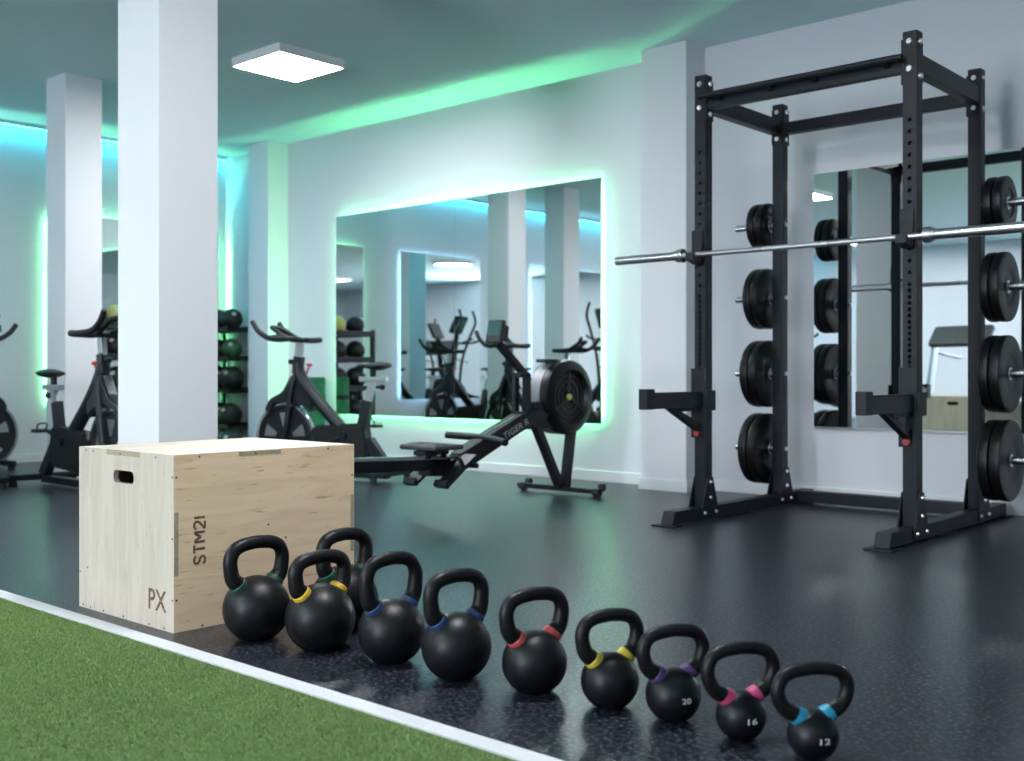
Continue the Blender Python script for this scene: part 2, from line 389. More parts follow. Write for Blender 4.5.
mirror('large wall mirror edged in green light behind the rowing machine', 1, YF, -1, -7.99, -4.914, .43, 2.255, [-6.442], 'led_green')
mirror('frameless wall mirror behind the power rack', 1, YF, -1, -3.235, -0.4, .465, 2.075, [-1.8], None, gap=0.006)
mirror('green-edged mirror on the left wall behind the exercise bikes', 0, XL, 1, 4.60, 6.40, .49, 2.28, [5.5], 'led_green')
mirror('white-edged mirror on the left wall, reflected beside the rowing machine monitor', 0, XL, 1, 2.63, 4.01, .49, 2.28, [], 'led_white')
mirror('white-edged mirror on the left wall, reflected behind the rowing machine flywheel', 0, XL, 1, -0.04, 1.61, .49, 2.28, [], 'led_white')
t = thing('ceiling_light_strip', 'cyan light strip along the top of the left wall', 'light strip', (XL, 0, ZC))
MB().box((.022, YB + .3, -.036), (.048, 6.50, -.030)).build('light_strip', 'led_cyan', t)
for a, b_, z0_, z1_ in ((.014, .020, -.038, 0), (.050, .056, -.038, 0), (.020, .050, -.028, 0)): MB().box((a, YB + .3, z0_), (b_, 6.50, z1_)).build('channel', 'lamp_rim', t)

# ------------------------------------------------------------------ plywood jump box
def ply_box(loc, w, d, h, label, text=True, mats=('ply_end', 'ply_side', 'ply_top')):
    t = thing('plyo_box', label, 'plyometric box', loc)
    th = .018; e, sd, tp = mats
    def slot_panel(y0, y1):
        # end panel with a rounded hand hole cut through it
        b = bmesh.new(); cx, cz = w / 2 - .002, h - .087; hw, hh, r = .065, .021, .018
        outer = [(0, 0), (w, 0), (w, h - .0005), (0, h - .0005)]
        inner = []
        for qx, qz, a0 in ((hw - r, hh - r, 0), (-hw + r, hh - r, 90), (-hw + r, -hh + r, 180), (hw - r, -hh + r, 270)):
            for k in range(6):
                a = math.radians(a0 + k * 18); inner.append((cx + qx + r * math.cos(a), cz + qz + r * math.sin(a)))
        vo = [b.verts.new((x, y0, z)) for x, z in outer]; vi = [b.verts.new((x, y0, z)) for x, z in inner]
        eo = [b.edges.new((vo[i], vo[(i + 1) % 4])) for i in range(4)]; ei = [b.edges.new((vi[i], vi[(i + 1) % len(vi)])) for i in range(len(vi))]
        bmesh.ops.triangle_fill(b, use_beauty=True, use_dissolve=False, edges=eo + ei)
        r_ = bmesh.ops.extrude_face_region(b, geom=b.faces[:])
        for v in [g for g in r_['geom'] if isinstance(g, bmesh.types.BMVert)]: v.co.y = y1
        bmesh.ops.recalc_face_normals(b, faces=b.faces[:])
        m_ = MB(); m_._merge(b); o = m_.build('end_panel', e, t, 20)
        o.data.materials.append(M[sd]); o.data.materials.append(M[tp])
        for p in o.data.polygons:
            if abs(p.normal.x) > .9 and (p.center.x < .002 or p.center.x > w - .002): p.material_index = 1
            if p.normal.z > .9 and p.center.z > h - .002: p.material_index = 2
        return o
    slot_panel(0, th); slot_panel(d - th, d)
    MB().box((w - th, th, 0), (w, d - th, h - th), .0008).build('side_panel', sd, t)
    MB().box((0, th, 0), (th, d - th, h - th), .0008).build('side_panel', sd, t)
    o = MB().box((.0, th, h - th), (w, d - th, h), .0008).build('top_panel', tp, t)
    o.data.materials.append(M[sd])
    for p in o.data.polygons:
        if abs(p.normal.x) > .6: p.material_index = 1
    MB().box((th, th, .02), (w - th, d - th, .032)).build('bottom_panel', 'ply_dark', t)
    MB().box((th, th + .16, .032), (w - th, th + .172, h - th)).build('inner_brace', 'ply_dark', t)
    # dark end grain showing at the finger joints
    for lo, hi in (((.19, -.0006, h - th), (.405, .004, h - .0006)), ((w - .004, .235, h - th + .002), (w + .0006, .4, h - .003)),
                   ((w - .004, .0012, .175), (w + .0006, th - .002, .372)), ((w - .004, d - th + .002, .17), (w + .0006, d - .002, .37))):
        MB().box(lo, hi).build('finger_joint', 'ply_edge', t)
    for x, z in ((.03, .01), (.08, .008), (.17, .008), (.3, .008), (.46, .008), (.55, .008), (.05, h - .01), (.1, h - .012), (.28, h - .012), (.5, h - .012), (w - .008, .1), (w - .008, .29), (w - .008, .48), (.008, .12), (.06, .14)):
        MB().cyl((x, -.0008, z), (x, .003, z), .0035, n=10).build('screw', 'screw', t)
    for y, z in ((.009, .1), (.009, .48), (.1, .008), (.3, .008), (.5, .008), (.09, h - .01), (.3, h - .01), (.6, h - .01), (d - .009, .12), (d - .009, .44), (.35, .30), (.42, .25)):
        MB().cyl((w - .003, y, z), (w + .0008, y, z), .0035, n=10).build('screw', 'screw', t)
    if text:
        me, tw, thh = text_mesh('PX', .1, .0004, 1.1, .0012)
        mx = frame_mx((w - (3.122 - 3.027), -.0004, .09), (1, 0, 0), (0, 0, 1)) @ Matrix.Diagonal((.104 / tw, .066 / thh, 1, 1))
        put_mesh('stencil_lettering', me, 'stencil', t, mx)
        glyphs = {'S': [[(1, .82), (.8, 1), (.2, 1), (0, .8), (.2, .55), (.8, .45), (1, .2), (.8, 0), (.2, 0), (0, .18)]], 'T': [[(0, 1), (1, 1)], [(.5, .86), (.5, 0)]],
                  'M': [[(0, 0), (0, 1)], [(.12, .95), (.5, .38), (.88, .95)], [(1, 1), (1, 0)]], '2': [[(0, .8), (.2, 1), (.8, 1), (1, .78), (.85, .5), (0, 0)], [(.12, 0), (1, 0)]], '1': [[(.2, 1), (.2, 0)]]}
        mx = frame_mx((w + .0003, .0905 + .019, .279 - .075), (0, 0, 1), (0, -1, 0)); st = MB(); x = 0
        for ch, gw, adv in (('S', .024, .034), ('T', .026, .035), ('M', .030, .040), ('2', .024, .034), ('1', .010, .01)):
            for line in glyphs[ch]:
                for p, q in zip(line, line[1:]):
                    st.bar((x + p[0] * gw, p[1] * .038, 0), (x + q[0] * gw, q[1] * .038, 0), .0076, .0006, 0)
            x += adv
        st.bm.transform(mx); st.build('stencil_lettering', 'stencil', t, wn=False)
    return t
ply_box((-3.632, 1.817, 0), .605, .717, .55, 'large plywood jump box with a hand hole, stencilled PX, at the edge of the turf')
b2 = ply_box((-5.05, -.25, -.003), .85, .5, .55, 'second plywood jump box, seen only in the mirror behind the power rack', False)

# ------------------------------------------------------------------ kettlebells
F2 = Vector((-math.cos(math.radians(48.143)), math.sin(math.radians(48.143)))); R2 = Vector((math.sin(math.radians(48.143)), math.cos(math.radians(48.143))))
FPX, YH, CH = 1095.0, 373.9, 0.80
def ground(u, v):
    d = F2 + R2 * ((u - 512) / FPX); t_ = CH / ((v - YH) / FPX); return d * t_
def kettlebell(ul, ur, vb, vt, hw_px, band, rot, label, text=None, logo=False, band_label=None):
    u = (ul + ur) / 2 + 1.2; vb += 2.0; vt += 2.5
    p = ground(u, vb); R = .08
    for _ in range(4):
        c = p + p.normalized() * (.55 * R); dd = c.dot(F2); R = (ur - ul) / 2 / FPX * dd
    zt = CH - (vt - YH) / FPX * dd + .006
    W = hw_px / FPX * dd / .885
    zc = .90 * R; r = .0135 + (R - .053) * .125 + .001
    t = thing('kettlebell', label, 'kettlebell', (c.x, c.y, 0), rot, 'row of kettlebells beside the turf')
    # body: ball with a flat foot, drawn up a little towards the handle
    prof = [(0, 0)]
    n = 22; a0 = math.asin(-.90)
    for i in range(n + 1):
        a = a0 + (PI / 2 - a0) * i / n
        rr = R * math.cos(a); z = zc + R * math.sin(a) * (1.0 if a < 0 else .97)
        if i == 0: prof.append((rr * .93, 0)); prof.append((rr * 1.0, .0025)); continue
        prof.append((max(rr, 0) if i < n else 0, z))
    MB().lathe(prof, 48).build('body', 'iron', t, 60)
    top = zt - r; w = W / 2 - r; h = top - (zc + .75 * R)
    y0 = .60 * R
    zb_ = zc + .72 * R; h = top - zb_
    pts = [(0, -y0 * .86, zc + .50 * R), (0, -y0 * 1.05, zb_ + h * .02), (0, -(y0 * .42 + w * .62) - .001, zb_ + h * .20), (0, -w * .985, zb_ + h * .46), (0, -w * .985, zb_ + h * .68),
           (0, -w * .84, zb_ + h * .87), (0, -w * .56, zb_ + h * .965), (0, -w * .26, top - .0005), (0, 0, top + .001)]
    pts = pts + [(0, -q[1], q[2]) for q in pts[-2::-1]]
    rs = [r * 1.34, r * 1.30, r * 1.14, r * 1.06, r * 1.03, r, r * .98, r * .97, r * .97]; rs = rs + rs[-2::-1]
    MB().tube(pts, rs, 18, smooth=6).build('handle', 'grip', t, 60)
    for s in (-1, 1):
        q = [Vector((0, s * abs(pts[i][1]), pts[i][2])) for i in (1, 2)]
        d = (q[1] - q[0]).normalized(); st = q[0] - d * (.10 * R + .004)
        o = MB().tube([st, st + d * (.012 + .09 * R), st + d * (.015 + .115 * R)], [r * 1.42, r * 1.37, r * 1.20], 20).build('color_band', band, t, 60)
        o['label'] = band_label
    face = 0.0
    def wrap(me, el, rad):
        for v in me.vertices:
            lon = face + v.co.x / rad; lat = el + v.co.y / rad; k = rad + v.co.z
            v.co = Vector((k * math.cos(lat) * math.cos(lon), k * math.cos(lat) * math.sin(lon), zc + k * math.sin(lat) * (1 if lat < 0 else .97)))
        return me
    if text:
        me, tw, thh = text_mesh(text, .03, .0006, 1.0)
        me.transform(Matrix.Diagonal((.022 / tw, .0125 / thh, 1, 1)))
        put_mesh('weight_number', wrap(me, .02, R), 'white_ink', t)['label'] = 'white weight number'
    if logo:
        b = bmesh.new(); nn = 40
        for (ra, rb, z0) in ((.36 * R, .31 * R, .0012), (.27 * R, .0 * R, .0006)):
            rings = []
            for q in range(5):
                rad = ra + (rb - ra) * q / 4
                rings.append([b.verts.new((rad * math.cos(2 * PI * k / nn), rad * math.sin(2 * PI * k / nn), z0)) for k in range(nn)])
            for A, B in zip(rings, rings[1:]):
                for k in range(nn): b.faces.new((A[k], A[(k + 1) % nn], B[(k + 1) % nn], B[k]))
        me = bpy.data.meshes.new('emblem'); b.to_mesh(me); b.free()
        put_mesh('emblem', wrap(me, .12, R), 'logo', t)
    return t
def dg(a): return math.radians(a)
kettlebell(222, 289, 640.5, 535, 66.7, 'band_green', dg(0), 'black kettlebell with green collars standing against the plywood box, leftmost in the row', None, True, 'green collar')
kettlebell(284, 354, 651.8, 549.3, 65.4, 'band_yellow', dg(-2), 'large black kettlebell with deep yellow collars, second from the left in the front row', None, True, 'yellow collar')
kettlebell(310, 377, 630, 526.8, 59.6, 'band_green', dg(-2), 'black kettlebell with green collars half hidden behind the large yellow-collared one', None, False, 'green collar')
kettlebell(356.6, 424, 664, 551, 65.8, 'band_blue', dg(-6), 'black kettlebell with blue collars just right of the large yellow-collared one', None, True, 'blue collar')
kettlebell(420, 490.4, 680.8, 568, 68.4, 'band_blue', dg(-10), 'black kettlebell with blue collars just left of the red-collared one', None, True, 'blue collar')
kettlebell(500.4, 566, 694.3, 586.7, 71.6, 'band_red', dg(-16), 'black kettlebell with red collars in the middle of the row', None, False, 'red collar')
kettlebell(579.4, 637.7, 709.2, 608.2, 68.7, 'band_lemon', dg(-22), 'medium black kettlebell with lemon yellow collars between the red and purple ones', None, False, 'lemon yellow collar')
kettlebell(644.4, 699.7, 722, 623.8, 71.2, 'band_purple', dg(-28), 'black kettlebell with purple collars and a white number', '20', False, 'purple collar')
kettlebell(714.5, 764.6, 740, 641.6, 76, 'band_pink', dg(-32), 'small black kettlebell with pink collars and a white number', '16', False, 'pink collar')
kettlebell(786, 837, 760, 662, 79.4, 'band_cyan', dg(-35), 'smallest black kettlebell with cyan collars at the right end of the row', '12', False, 'cyan collar')

# ------------------------------------------------------------------ power rack
RX, RY = (-3.268, -2.105), (5.15, 6.02)         # left edges of the uprights, front edges of the uprights
TW, RZ = 0.07, 2.435
rack = thing('power_rack', 'tall black power rack standing in front of the wall mirror', 'power rack')
def holed_plate(m_, x0, x1, z0, z1, y0, y1, zs, r, n=16):
    """a steel plate in the XZ plane from y0 (seen face) to y1, with round holes at the heights zs"""
    b = bmesh.new(); cx = (x0 + x1) / 2; zs = sorted(zs)
    def quad(*p): b.faces.new([b.verts.new(q) for q in p])
    cells = []
    for i, z in enumerate(zs):
        lo = (zs[i - 1] + z) / 2 if i and z - zs[i - 1] < .07 else z - .024
        hi = (zs[i + 1] + z) / 2 if i + 1 < len(zs) and zs[i + 1] - z < .07 else z + .024
        cells.append((lo, hi, z))
    edge = z0
    for lo, hi, z in cells:
        if lo - edge > 1e-5: quad((x0, y0, edge), (x1, y0, edge), (x1, y0, lo), (x0, y0, lo))
        edge = hi
        corners = [math.atan2(hi - z, x1 - cx), math.atan2(hi - z, x0 - cx), math.atan2(lo - z, x0 - cx) + 2 * PI, math.atan2(lo - z, x1 - cx) + 2 * PI]
        ang = sorted(set([k * 2 * PI / n for k in range(n)] + corners))
        ri, ro, rb = [], [], []
        for a in ang:
            c, q = math.cos(a), math.sin(a)
            t_ = min([((x1 if c > 0 else x0) - cx) / c if abs(c) > 1e-9 else 1e9, ((hi if q > 0 else lo) - z) / q if abs(q) > 1e-9 else 1e9])
            ri.append(b.verts.new((cx + r * c, y0, z + r * q))); rb.append(b.verts.new((cx + r * c, y1, z + r * q))); ro.append(b.verts.new((cx + t_ * c, y0, z + t_ * q)))
        k_ = len(ang)
        for k in range(k_):
            b.faces.new((ri[k], ro[k], ro[(k + 1) % k_], ri[(k + 1) % k_])); b.faces.new((rb[k], ri[k], ri[(k + 1) % k_], rb[(k + 1) % k_]))
    quad((x0, y0, edge), (x1, y0, edge), (x1, y0, z1), (x0, y0, z1))
    for f in b.faces:
        f.normal_update()
        if f.normal.y > .5: f.normal_flip()
    m_._merge(b)
HOLES = []
z = .80
while z < 1.02: HOLES.append(z); z += .0275
while z < 1.22: HOLES.append(z); z += .03
while z < 2.05: HOLES.append(z); z += .056
def upright(x, y):
    m_ = MB(); zb, wt = .075, .004
    if y < 5.5:
        holed_plate(m_, x + .003, x + TW - .003, zb, RZ - .003, y, y + wt, HOLES, .0105)
        m_.box((x, y + .003, zb), (x + wt, y + TW, RZ), .002); m_.box((x + TW - wt, y + .003, zb), (x + TW, y + TW, RZ), .002)
        b = bmesh.new()   # rounded corners of the tube
        m_.box((x + wt, y + TW - wt, zb), (x + TW - wt, y + TW, RZ)); m_.box((x + .002, y + .002, RZ - .003), (x + TW - .002, y + TW - .002, RZ))
        for sx, ex in ((x + .0005, x + .0035), (x + TW - .0035, x + TW - .0005)): m_.box((sx, y + .0005, zb), (ex, y + .004, RZ - .001), .001)
        b.free()
        o = m_.build('upright', 'rack', rack, fix=False)
        MB().box((x + .006, y + .02, zb + .01), (x + TW - .006, y + .024, RZ - .01)).build('hole_shade_sheet', 'hole', o)  # near-black sheet inside the hollow tube, standing in for shade in the holes
    else:
        o = m_.box((x, y, zb), (x + TW, y + TW, RZ), .005).build('upright', 'rack', rack)
    return o
for x in RX:
    for y in RY: upright(x, y)
    # foot rail on the floor with its flange plates
    cx = x + TW / 2
    m_ = MB(); m_.prism([(4.825, .008), (4.85, .075), (6.42, .075), (6.42, .008)], 0, x - .003, x + TW + .003, .003)
    m_.build('foot_rail', 'rack', rack)
    for lo, hi in (((x - .03, 4.775, 0), (x + TW + .035, 4.875, .008)), ((x - .03, 6.34, 0), (x + TW + .035, 6.45, .008)), ((x - .02, 5.4, 0), (x + TW + .02, 5.62, .008))):
        MB().box(lo, hi, .002).build('floor_plate', 'rack_matt', rack)
    for y in RY:
        yc = y + TW / 2
        for sx in (x - .010, x + TW + .003):
            m_ = MB(); m_.prism([(yc - .085, .02), (yc + .085, .02), (yc + .085, .06), (yc + .028, .235), (yc - .028, .235), (yc - .085, .06)], 0, sx, sx + .007, .0015)
            g_ = m_.build('gusset_plate', 'rack', rack)
            xo = sx + .007 if sx > x else sx
            s_ = 1 if sx > x else -1
            for by, bz in ((yc, .21), (yc, .125), (yc - .058, .045), (yc + .058, .045)):
                MB().cyl((xo, by, bz), (xo + s_ * .009, by, bz), .0105, .0085, n=12).build('bolt', 'bolt', g_)
    # top side rail with end plates
    m_ = MB(); m_.box((x + .005, RY[0] + TW, 2.245), (x + TW - .005, RY[1], 2.335), .004)
    m_.box((x + .001, RY[0] + TW, 2.19), (x + TW - .001, RY[0] + TW + .008, 2.40), .001); m_.box((x + .001, RY[1] - .008, 2.19), (x + TW - .001, RY[1], 2.40), .001)
    m_.build('side_rail', 'rack', rack)
# top rear rail, rear floor rail
m_ = MB(); m_.box((RX[0] + TW, RY[1] + .005, 2.25), (RX[1], RY[1] + TW - .005, 2.32), .004)
for xx in (RX[0] + TW, RX[1] - .008): m_.box((xx, RY[1] + .001, 2.185), (xx + .008, RY[1] + TW - .001, 2.40), .001)
m_.build('rear_rail', 'rack', rack)
m_ = MB(); m_.box((RX[0] + TW + .003, 6.2, .012), (RX[1] - .003, 6.27, .082), .004)
m_.build('rear_floor_rail', 'rack', rack)
# pull-up bar: rear beam and front bar joined by short spacers
m_ = MB(); m_.box((RX[0] + TW, RY[0] + .012, 2.245), (RX[1], RY[0] + TW - .012, 2.312), .004)
for xx in (RX[0] + TW, RX[1] - .008): m_.box((xx, RY[0] + .001, 2.185), (xx + .008, RY[0] + TW - .001, 2.40), .001)
pb = m_.build('pull_up_bar', 'rack', rack)
m_ = MB(); zf = 2.305
m_.tube([(RX[0] + .055, RY[0] - .045, zf), (RX[0] + .10, RY[0] - .05, zf), (RX[1] - .03, RY[0] - .05, zf), (RX[1] + .015, RY[0] - .045, zf)], .0155, 14)
for f in (.08, .36, .585, .93):
    xx = RX[0] + TW + f * (RX[1] - RX[0] - TW); m_.bar((xx, RY[0] - .05, zf), (xx, RY[0] + .03, zf - .02), .035, .022, .003)
m_.build('grip_bar', 'rack_matt', pb)
# top bolts
for x in RX:
    for y in RY:
        for z in (2.385, 2.255) if y < 5.5 else (2.385, 2.225):
            m_ = MB(); m_.cyl((x + .034, y, z), (x + .034, y - .010, z), .0165, .013, n=16); m_.cyl((x + .034, y - .008, z), (x + .034, y - .015, z), .008, n=6)
            m_.build('bolt', 'bolt', rack)
        for z in (2.385, 2.22):
            MB().cyl((x + TW, y + .034, z), (x + TW + .012, y + .034, z), .0165, .013, n=16).build('bolt', 'bolt', rack)
# J cups
BAR_Y, BAR_Z = 5.085, 1.452
for x in RX:
    cx = x + TW / 2 - .003
    m_ = MB(); m_.box((x - .012, RY[0] - .012, BAR_Z - .035), (x + TW - .012, RY[0] - .001, BAR_Z + .135), .004)
    m_.box((x - .012, RY[0] - .001, BAR_Z + .01), (x - .002, RY[0] + TW * .8, BAR_Z + .12), .003)
    j = m_.build('bar_hook', 'rack', rack)
    m_ = MB(); m_.prism([(RY[0] - .014, BAR_Z + .06), (RY[0] - .03, BAR_Z - .02), (BAR_Y - .02, BAR_Z - .02), (BAR_Y - .024, BAR_Z + .006), (BAR_Y - .036, BAR_Z + .006), (BAR_Y - .036, BAR_Z - .035), (RY[0] - .03, BAR_Z - .055), (RY[0] - .014, BAR_Z - .055)], 0, x + .006, x + TW - .012, .002)
    m_.build('hook_liner', 'rack_matt', j)
    MB().cyl((x - .012, RY[0] + .035, BAR_Z + .03), (x + TW + .014, RY[0] + .035, BAR_Z + .03), .011, n=14).build('hook_pin', 'rack_matt', j)
# spotter arms
for x in RX:
    m_ = MB(); m_.box((x + .010, 4.615, .618), (x + TW - .012, RY[0] - .006, .695), .003)
    arm = m_.build('spotter_arm', 'rack', rack)
    MB().box((x + .008, 4.608, .616), (x + TW - .010, 4.685, .722), .005).build('end_stop', 'rack_matt', arm)
    MB().box((x + .013, 4.685, .695), (x + TW - .015, RY[0] - .01, .7035), .002).build('arm_liner', 'rack_matt', arm)
    m_ = MB(); m_.prism([(4.83, .618), (4.90, .618), (5.125, .535), (5.125, .485)], 0, x + .012, x + TW - .02, .003); m_.prism([(4.86, .617), (5.138, .617), (5.138, .598), (4.90, .598)], 0, x + .012, x + TW - .02, .002)
    m_.build('arm_brace', 'rack', arm)
    m_ = MB(); m_.box((x - .018, RY[0] - .008, .45), (x + TW + .003, RY[0] - .001, .83), .003)
    m_.box((x - .018, RY[0] - .001, .60), (x - .002, RY[0] + TW + .012, .72), .003); m_.box((x + TW + .002, RY[0] - .008, .60), (x + TW + .016, RY[0] + TW + .012, .71), .003)
    m_.build('arm_bracket', 'rack', arm)
    MB().cyl((x + .03, RY[0] - .034, .478), (x + .03, RY[0] - .006, .478), .019, .017, n=18, bev=.003).build('lock_pin', 'red', arm)['label'] = 'red locking pin'
# storage pegs on the rear uprights
PZ = (1.705, 1.262, .802, .345)
PEGY = RY[1] + TW / 2
for s, x in ((-1, RX[0]), (1, RX[1] + TW)):
    for z in PZ:
        m_ = MB(); m_.cyl((x, PEGY, z), (x + s * .018, PEGY, z), .036, n=24, bev=.003); m_.cyl((x + s * .018, PEGY, z), (x + s * (.265 if s < 0 else .32), PEGY, z), .0225, n=24, bev=.003)
        m_.build('storage_peg', 'chrome', rack)['label'] = 'shiny steel peg'
        m_ = MB(); m_.cyl((x - s * (TW - .001), PEGY, z), (x - s * (TW + .010), PEGY, z), .012, n=12); m_.build('bolt', 'bolt', rack)

# ------------------------------------------------------------------ bumper plates, two on every peg
def plate_proto(D, t_):
    R = D / 2; h = t_ / 2
    o = thing('weight_plate', '', 'weight plate')
    prof = [(.0245, -h * .8), (.05, -h * .8), (.056, -h * .72), (R * .50, -h * .72), (R * .56, -h * .95), (R - .012, -h), (R - .003, -h * .85), (R, -h * .45), (R, h * .45), (R - .003, h * .85), (R - .012, h), (R * .56, h * .95), (R * .50, h * .72), (.056, h * .72), (.05, h * .8), (.0245, h * .8)]
    MB().lathe(prof, 64, closed=True).build('disc', 'plate', o, 30)
    MB().lathe([(.0242, -h * .82), (.034, -h * .82), (.034, h * .82), (.0242, h * .82)], 32, closed=True).build('hub_ring', 'bar', o, 30)
    for s in (1, -1):
        for k in range(2):
            a = PI / 2 + k * PI
            me, tw, thh = text_mesh('20' if D > .41 else ('15' if D > .39 else ('10' if D > .3 else '5')), .05, .0012)
            put_mesh('raised_number', me, 'plate_ink', o, Matrix.Translation((0, 0, s * (h * .97))) @ Matrix.Rotation(a - PI / 2, 4, 'Z') @ Matrix.Translation((0, R * .76, 0)) @ (Matrix.Rotation(PI, 4, 'Y') if s < 0 else Matrix()))
    return o
ORD = ('topmost', 'second from top', 'third from top', 'lowest')
first = {}
for s, xb, side in ((-1, RX[0], 'left'), (1, RX[1] + TW, 'right')):
    for i, z in enumerate(PZ):
        D, t_ = ((.285, .05), (.372, .05), (.410, .055), (.432, .058))[i]
        off = .034 if s > 0 else .022
        for k, pos in enumerate(('inner', 'outer')):
            key = (D, t_)
            if key not in first: first[key] = o = plate_proto(D, t_)
            else: o = dup(first[key])
            o.location = (xb + s * (off + t_ / 2), PEGY, z - .0015); o.rotation_euler = (0, PI / 2, 0)
            o.rotation_euler = (0, PI / 2 * s, 0); off += t_ + .002
            tag(o, '%s weight plate on the %s peg of the rack, %s side' % (pos, ORD[i], side), 'weight plate', 'weight plates stored on the power rack')

# ------------------------------------------------------------------ barbell across the hooks
t = thing('barbell', 'long steel barbell resting on the hooks of the power rack', 'barbell', (-2.634, BAR_Y, BAR_Z - .02 + .0145))
MB().cyl((-.66, 0, 0), (.66, 0, 0), .0142, n=24).build('shaft', 'bar', t)
for s in (-1, 1):
    m_ = MB(); m_.cyl((s * .18, 0, 0), (s * .56, 0, 0), .0146, n=24); m_.build('knurling', 'knurl', t)
    m_ = MB(); m_.cyl((s * .66, 0, 0), (s * .70, 0, 0), .0385, n=32, bev=.004); m_.cyl((s * .70, 0, 0), (s * .712, 0, 0), .031, n=32)
    sl = MB().cyl((s * .712, 0, 0), (s * 1.115, 0, 0), .025, n=32, bev=.003).build('sleeve', 'chrome', t)
    m_.build('collar', 'chrome', sl)
    MB().cyl((s * 1.1145, 0, 0), (s * 1.118, 0, 0), .018, n=24).build('end_cap', 'bar', sl)

# ------------------------------------------------------------------ rowing machine (local: y towards the flywheel)
RXC = -4.65
row = thing('rowing_machine', 'black rowing machine with a round flywheel in front of the green-lit mirror', 'rowing machine', (RXC, 0, 0))
m_ = MB()
# flywheel cage: axis along x
def xl(prof, n=64):  # lathe about x
    return prof
FY = 5.715
rotx = Matrix.Translation((-.02, FY, .645)) @ Matrix.Rotation(PI / 2, 4, 'Y')
cage = MB().lathe([(.0, -.09), (.19, -.09), (.235, -.088), (.25, -.084), (.25, -.079), (.246, -.077), (.246, .012), (.25, .014), (.252, .04), (.245, .07), (.22, .088), (.185, .092), (.175, .075), (.165, .05), (.0, .05)], 64, rotx).build('flywheel_housing', 'rower', row, 30)
MB().lathe([(.2475, -.077), (.2515, -.076), (.2515, .011), (.2475, .012)], 64, rotx, closed=True).build('perforated_band', 'mesh_grey', cage, 30)
m_ = MB()
for k in range(3):
    a = k * 2 * PI / 3 + PI / 2
    m_.bar((.042, FY, .645), (.042, FY + .172 * math.cos(a), .645 + .172 * math.sin(a)), .012, .012, .002, up=(1, 0, 0))
for rr in (.06, .10, .14):
    m_.lathe([(rr, .056), (rr + .006, .056), (rr + .006, .062), (rr, .062)], 48, rotx, closed=True)
m_.build('vent_grille', 'rower_grey', cage, 30)
MB().cyl((.035, FY, .645), (.055, FY, .645), .021, n=24, bev=.003).build('hub_badge', 'yellow', cage)['label'] = 'yellow hub badge'
m_ = MB(); m_.box((-.085, 5.52, .875), (.0, 5.66, .899), .006); m_.build('damper_cover', 'rower_grey', cage)
m_ = MB(); m_.box((-.075, 5.36, .44), (.03, 5.60, .62), .012); m_.build('gear_case', 'rower', row)
# front legs and floor bar
m_ = MB(); m_.bar((.0, 5.40, .50), (0, 5.665, .05), .055, .05); m_.build('front_leg', 'rower', row)
m_ = MB(); m_.bar((.02, 5.77, .45), (.02, 5.70, .05), .06, .05); m_.build('front_leg', 'rower', row)
m_ = MB(); m_.box((-.37, 5.655, .018), (.33, 5.705, .05), .006)
bar_ = m_.build('floor_bar', 'rower', row)
for xx in (-.335, .30):
    m_ = MB(); m_.cyl((xx - .02, 5.68, .028), (xx + .03, 5.68, .028), .028, n=20, bev=.004); m_.cyl((xx - .02, 5.74, .055), (xx + .02, 5.74, .055), .025, n=20, bev=.004)
    m_.build('wheel', 'rower_grey', bar_)
# sloping body with lettering
m_ = MB(); m_.prism([(5.42, .575), (5.27, .548), (4.62, .290), (4.50, .262), (4.42, .245), (4.42, .205), (4.58, .195), (4.74, .230), (5.26, .445), (5.42, .48), (5.50, .53)], 0, -.055, .055, .006)
body = m_.build('sloping_body', 'rower', row)
m_ = MB(); sl = math.atan2(.27, .68)
m_.prism([(5.27, .556), (5.29, .551), (4.70, .318), (4.68, .323)], 0, -.05, .05, .001); m_.build('top_cover', 'rower_grey', body)
me, tw, thh = text_mesh('TIGER R', .06, .0005, 1.1)
d_ = Vector((0, .65, .258)).normalized()
mx = frame_mx((.0553, 5.17, .455), d_, Vector((0, -.258, .65))) @ Matrix.Diagonal((.25 / tw, .042 / thh, 1, 1))
put_mesh('lettering', me, 'letter', body, mx)['label'] = 'grey lettering'
# monitor post, arm and monitor
m_ = MB()
m_.bar((-.025, 5.255, .54), (-.025, 5.255, .80), .03, .04); m_.bar((.02, 5.31, .5), (.02, 5.31, .80), .03, .055); m_.box((-.04, 5.235, .775), (.035, 5.337, .81), .006); m_.box((-.04, 5.235, .53), (.035, 5.337, .56), .006)
m_.build('monitor_post', 'rower', row)
m_ = MB(); m_.bar((0, 5.32, .79), (0, 5.07, .985), .045, .042); m_.build('monitor_arm', 'rower', row)
mx = Matrix.Translation((-.01, 5.03, 1.07)) @ Matrix.Rotation(math.radians(-12), 4, 'X')
m_ = MB(); m_.box((-.062, 0, -.072), (.062, .04, .072), .008, mx); m_.box((-.05, .035, -.05), (.05, .09, .05), .012, mx)
mon = m_.build('monitor', 'rower_grey', row)
MB().box((-.05, -.0015, -.03), (.05, .002, .06), 0, mx).build('screen', 'screen', mon)
# rail, rear leg
m_ = MB(); m_.bar((0, 4.62, .262), (0, 3.36, .310), .05, .072, .004); m_.build('rail', 'rower', row)
m_ = MB(); m_.bar((0, 4.60, .302), (0, 3.37, .349), .056, .020, .002); m_.build('rail_top', 'rail', row)['label'] = 'silver rail track'
m_ = MB(); m_.bar((0, 3.42, .29), (0, 3.36, .03), .05, .05); m_.box((-.24, 3.33, .0), (.24, 3.39, .035), .008); m_.build('rear_leg', 'rower', row)
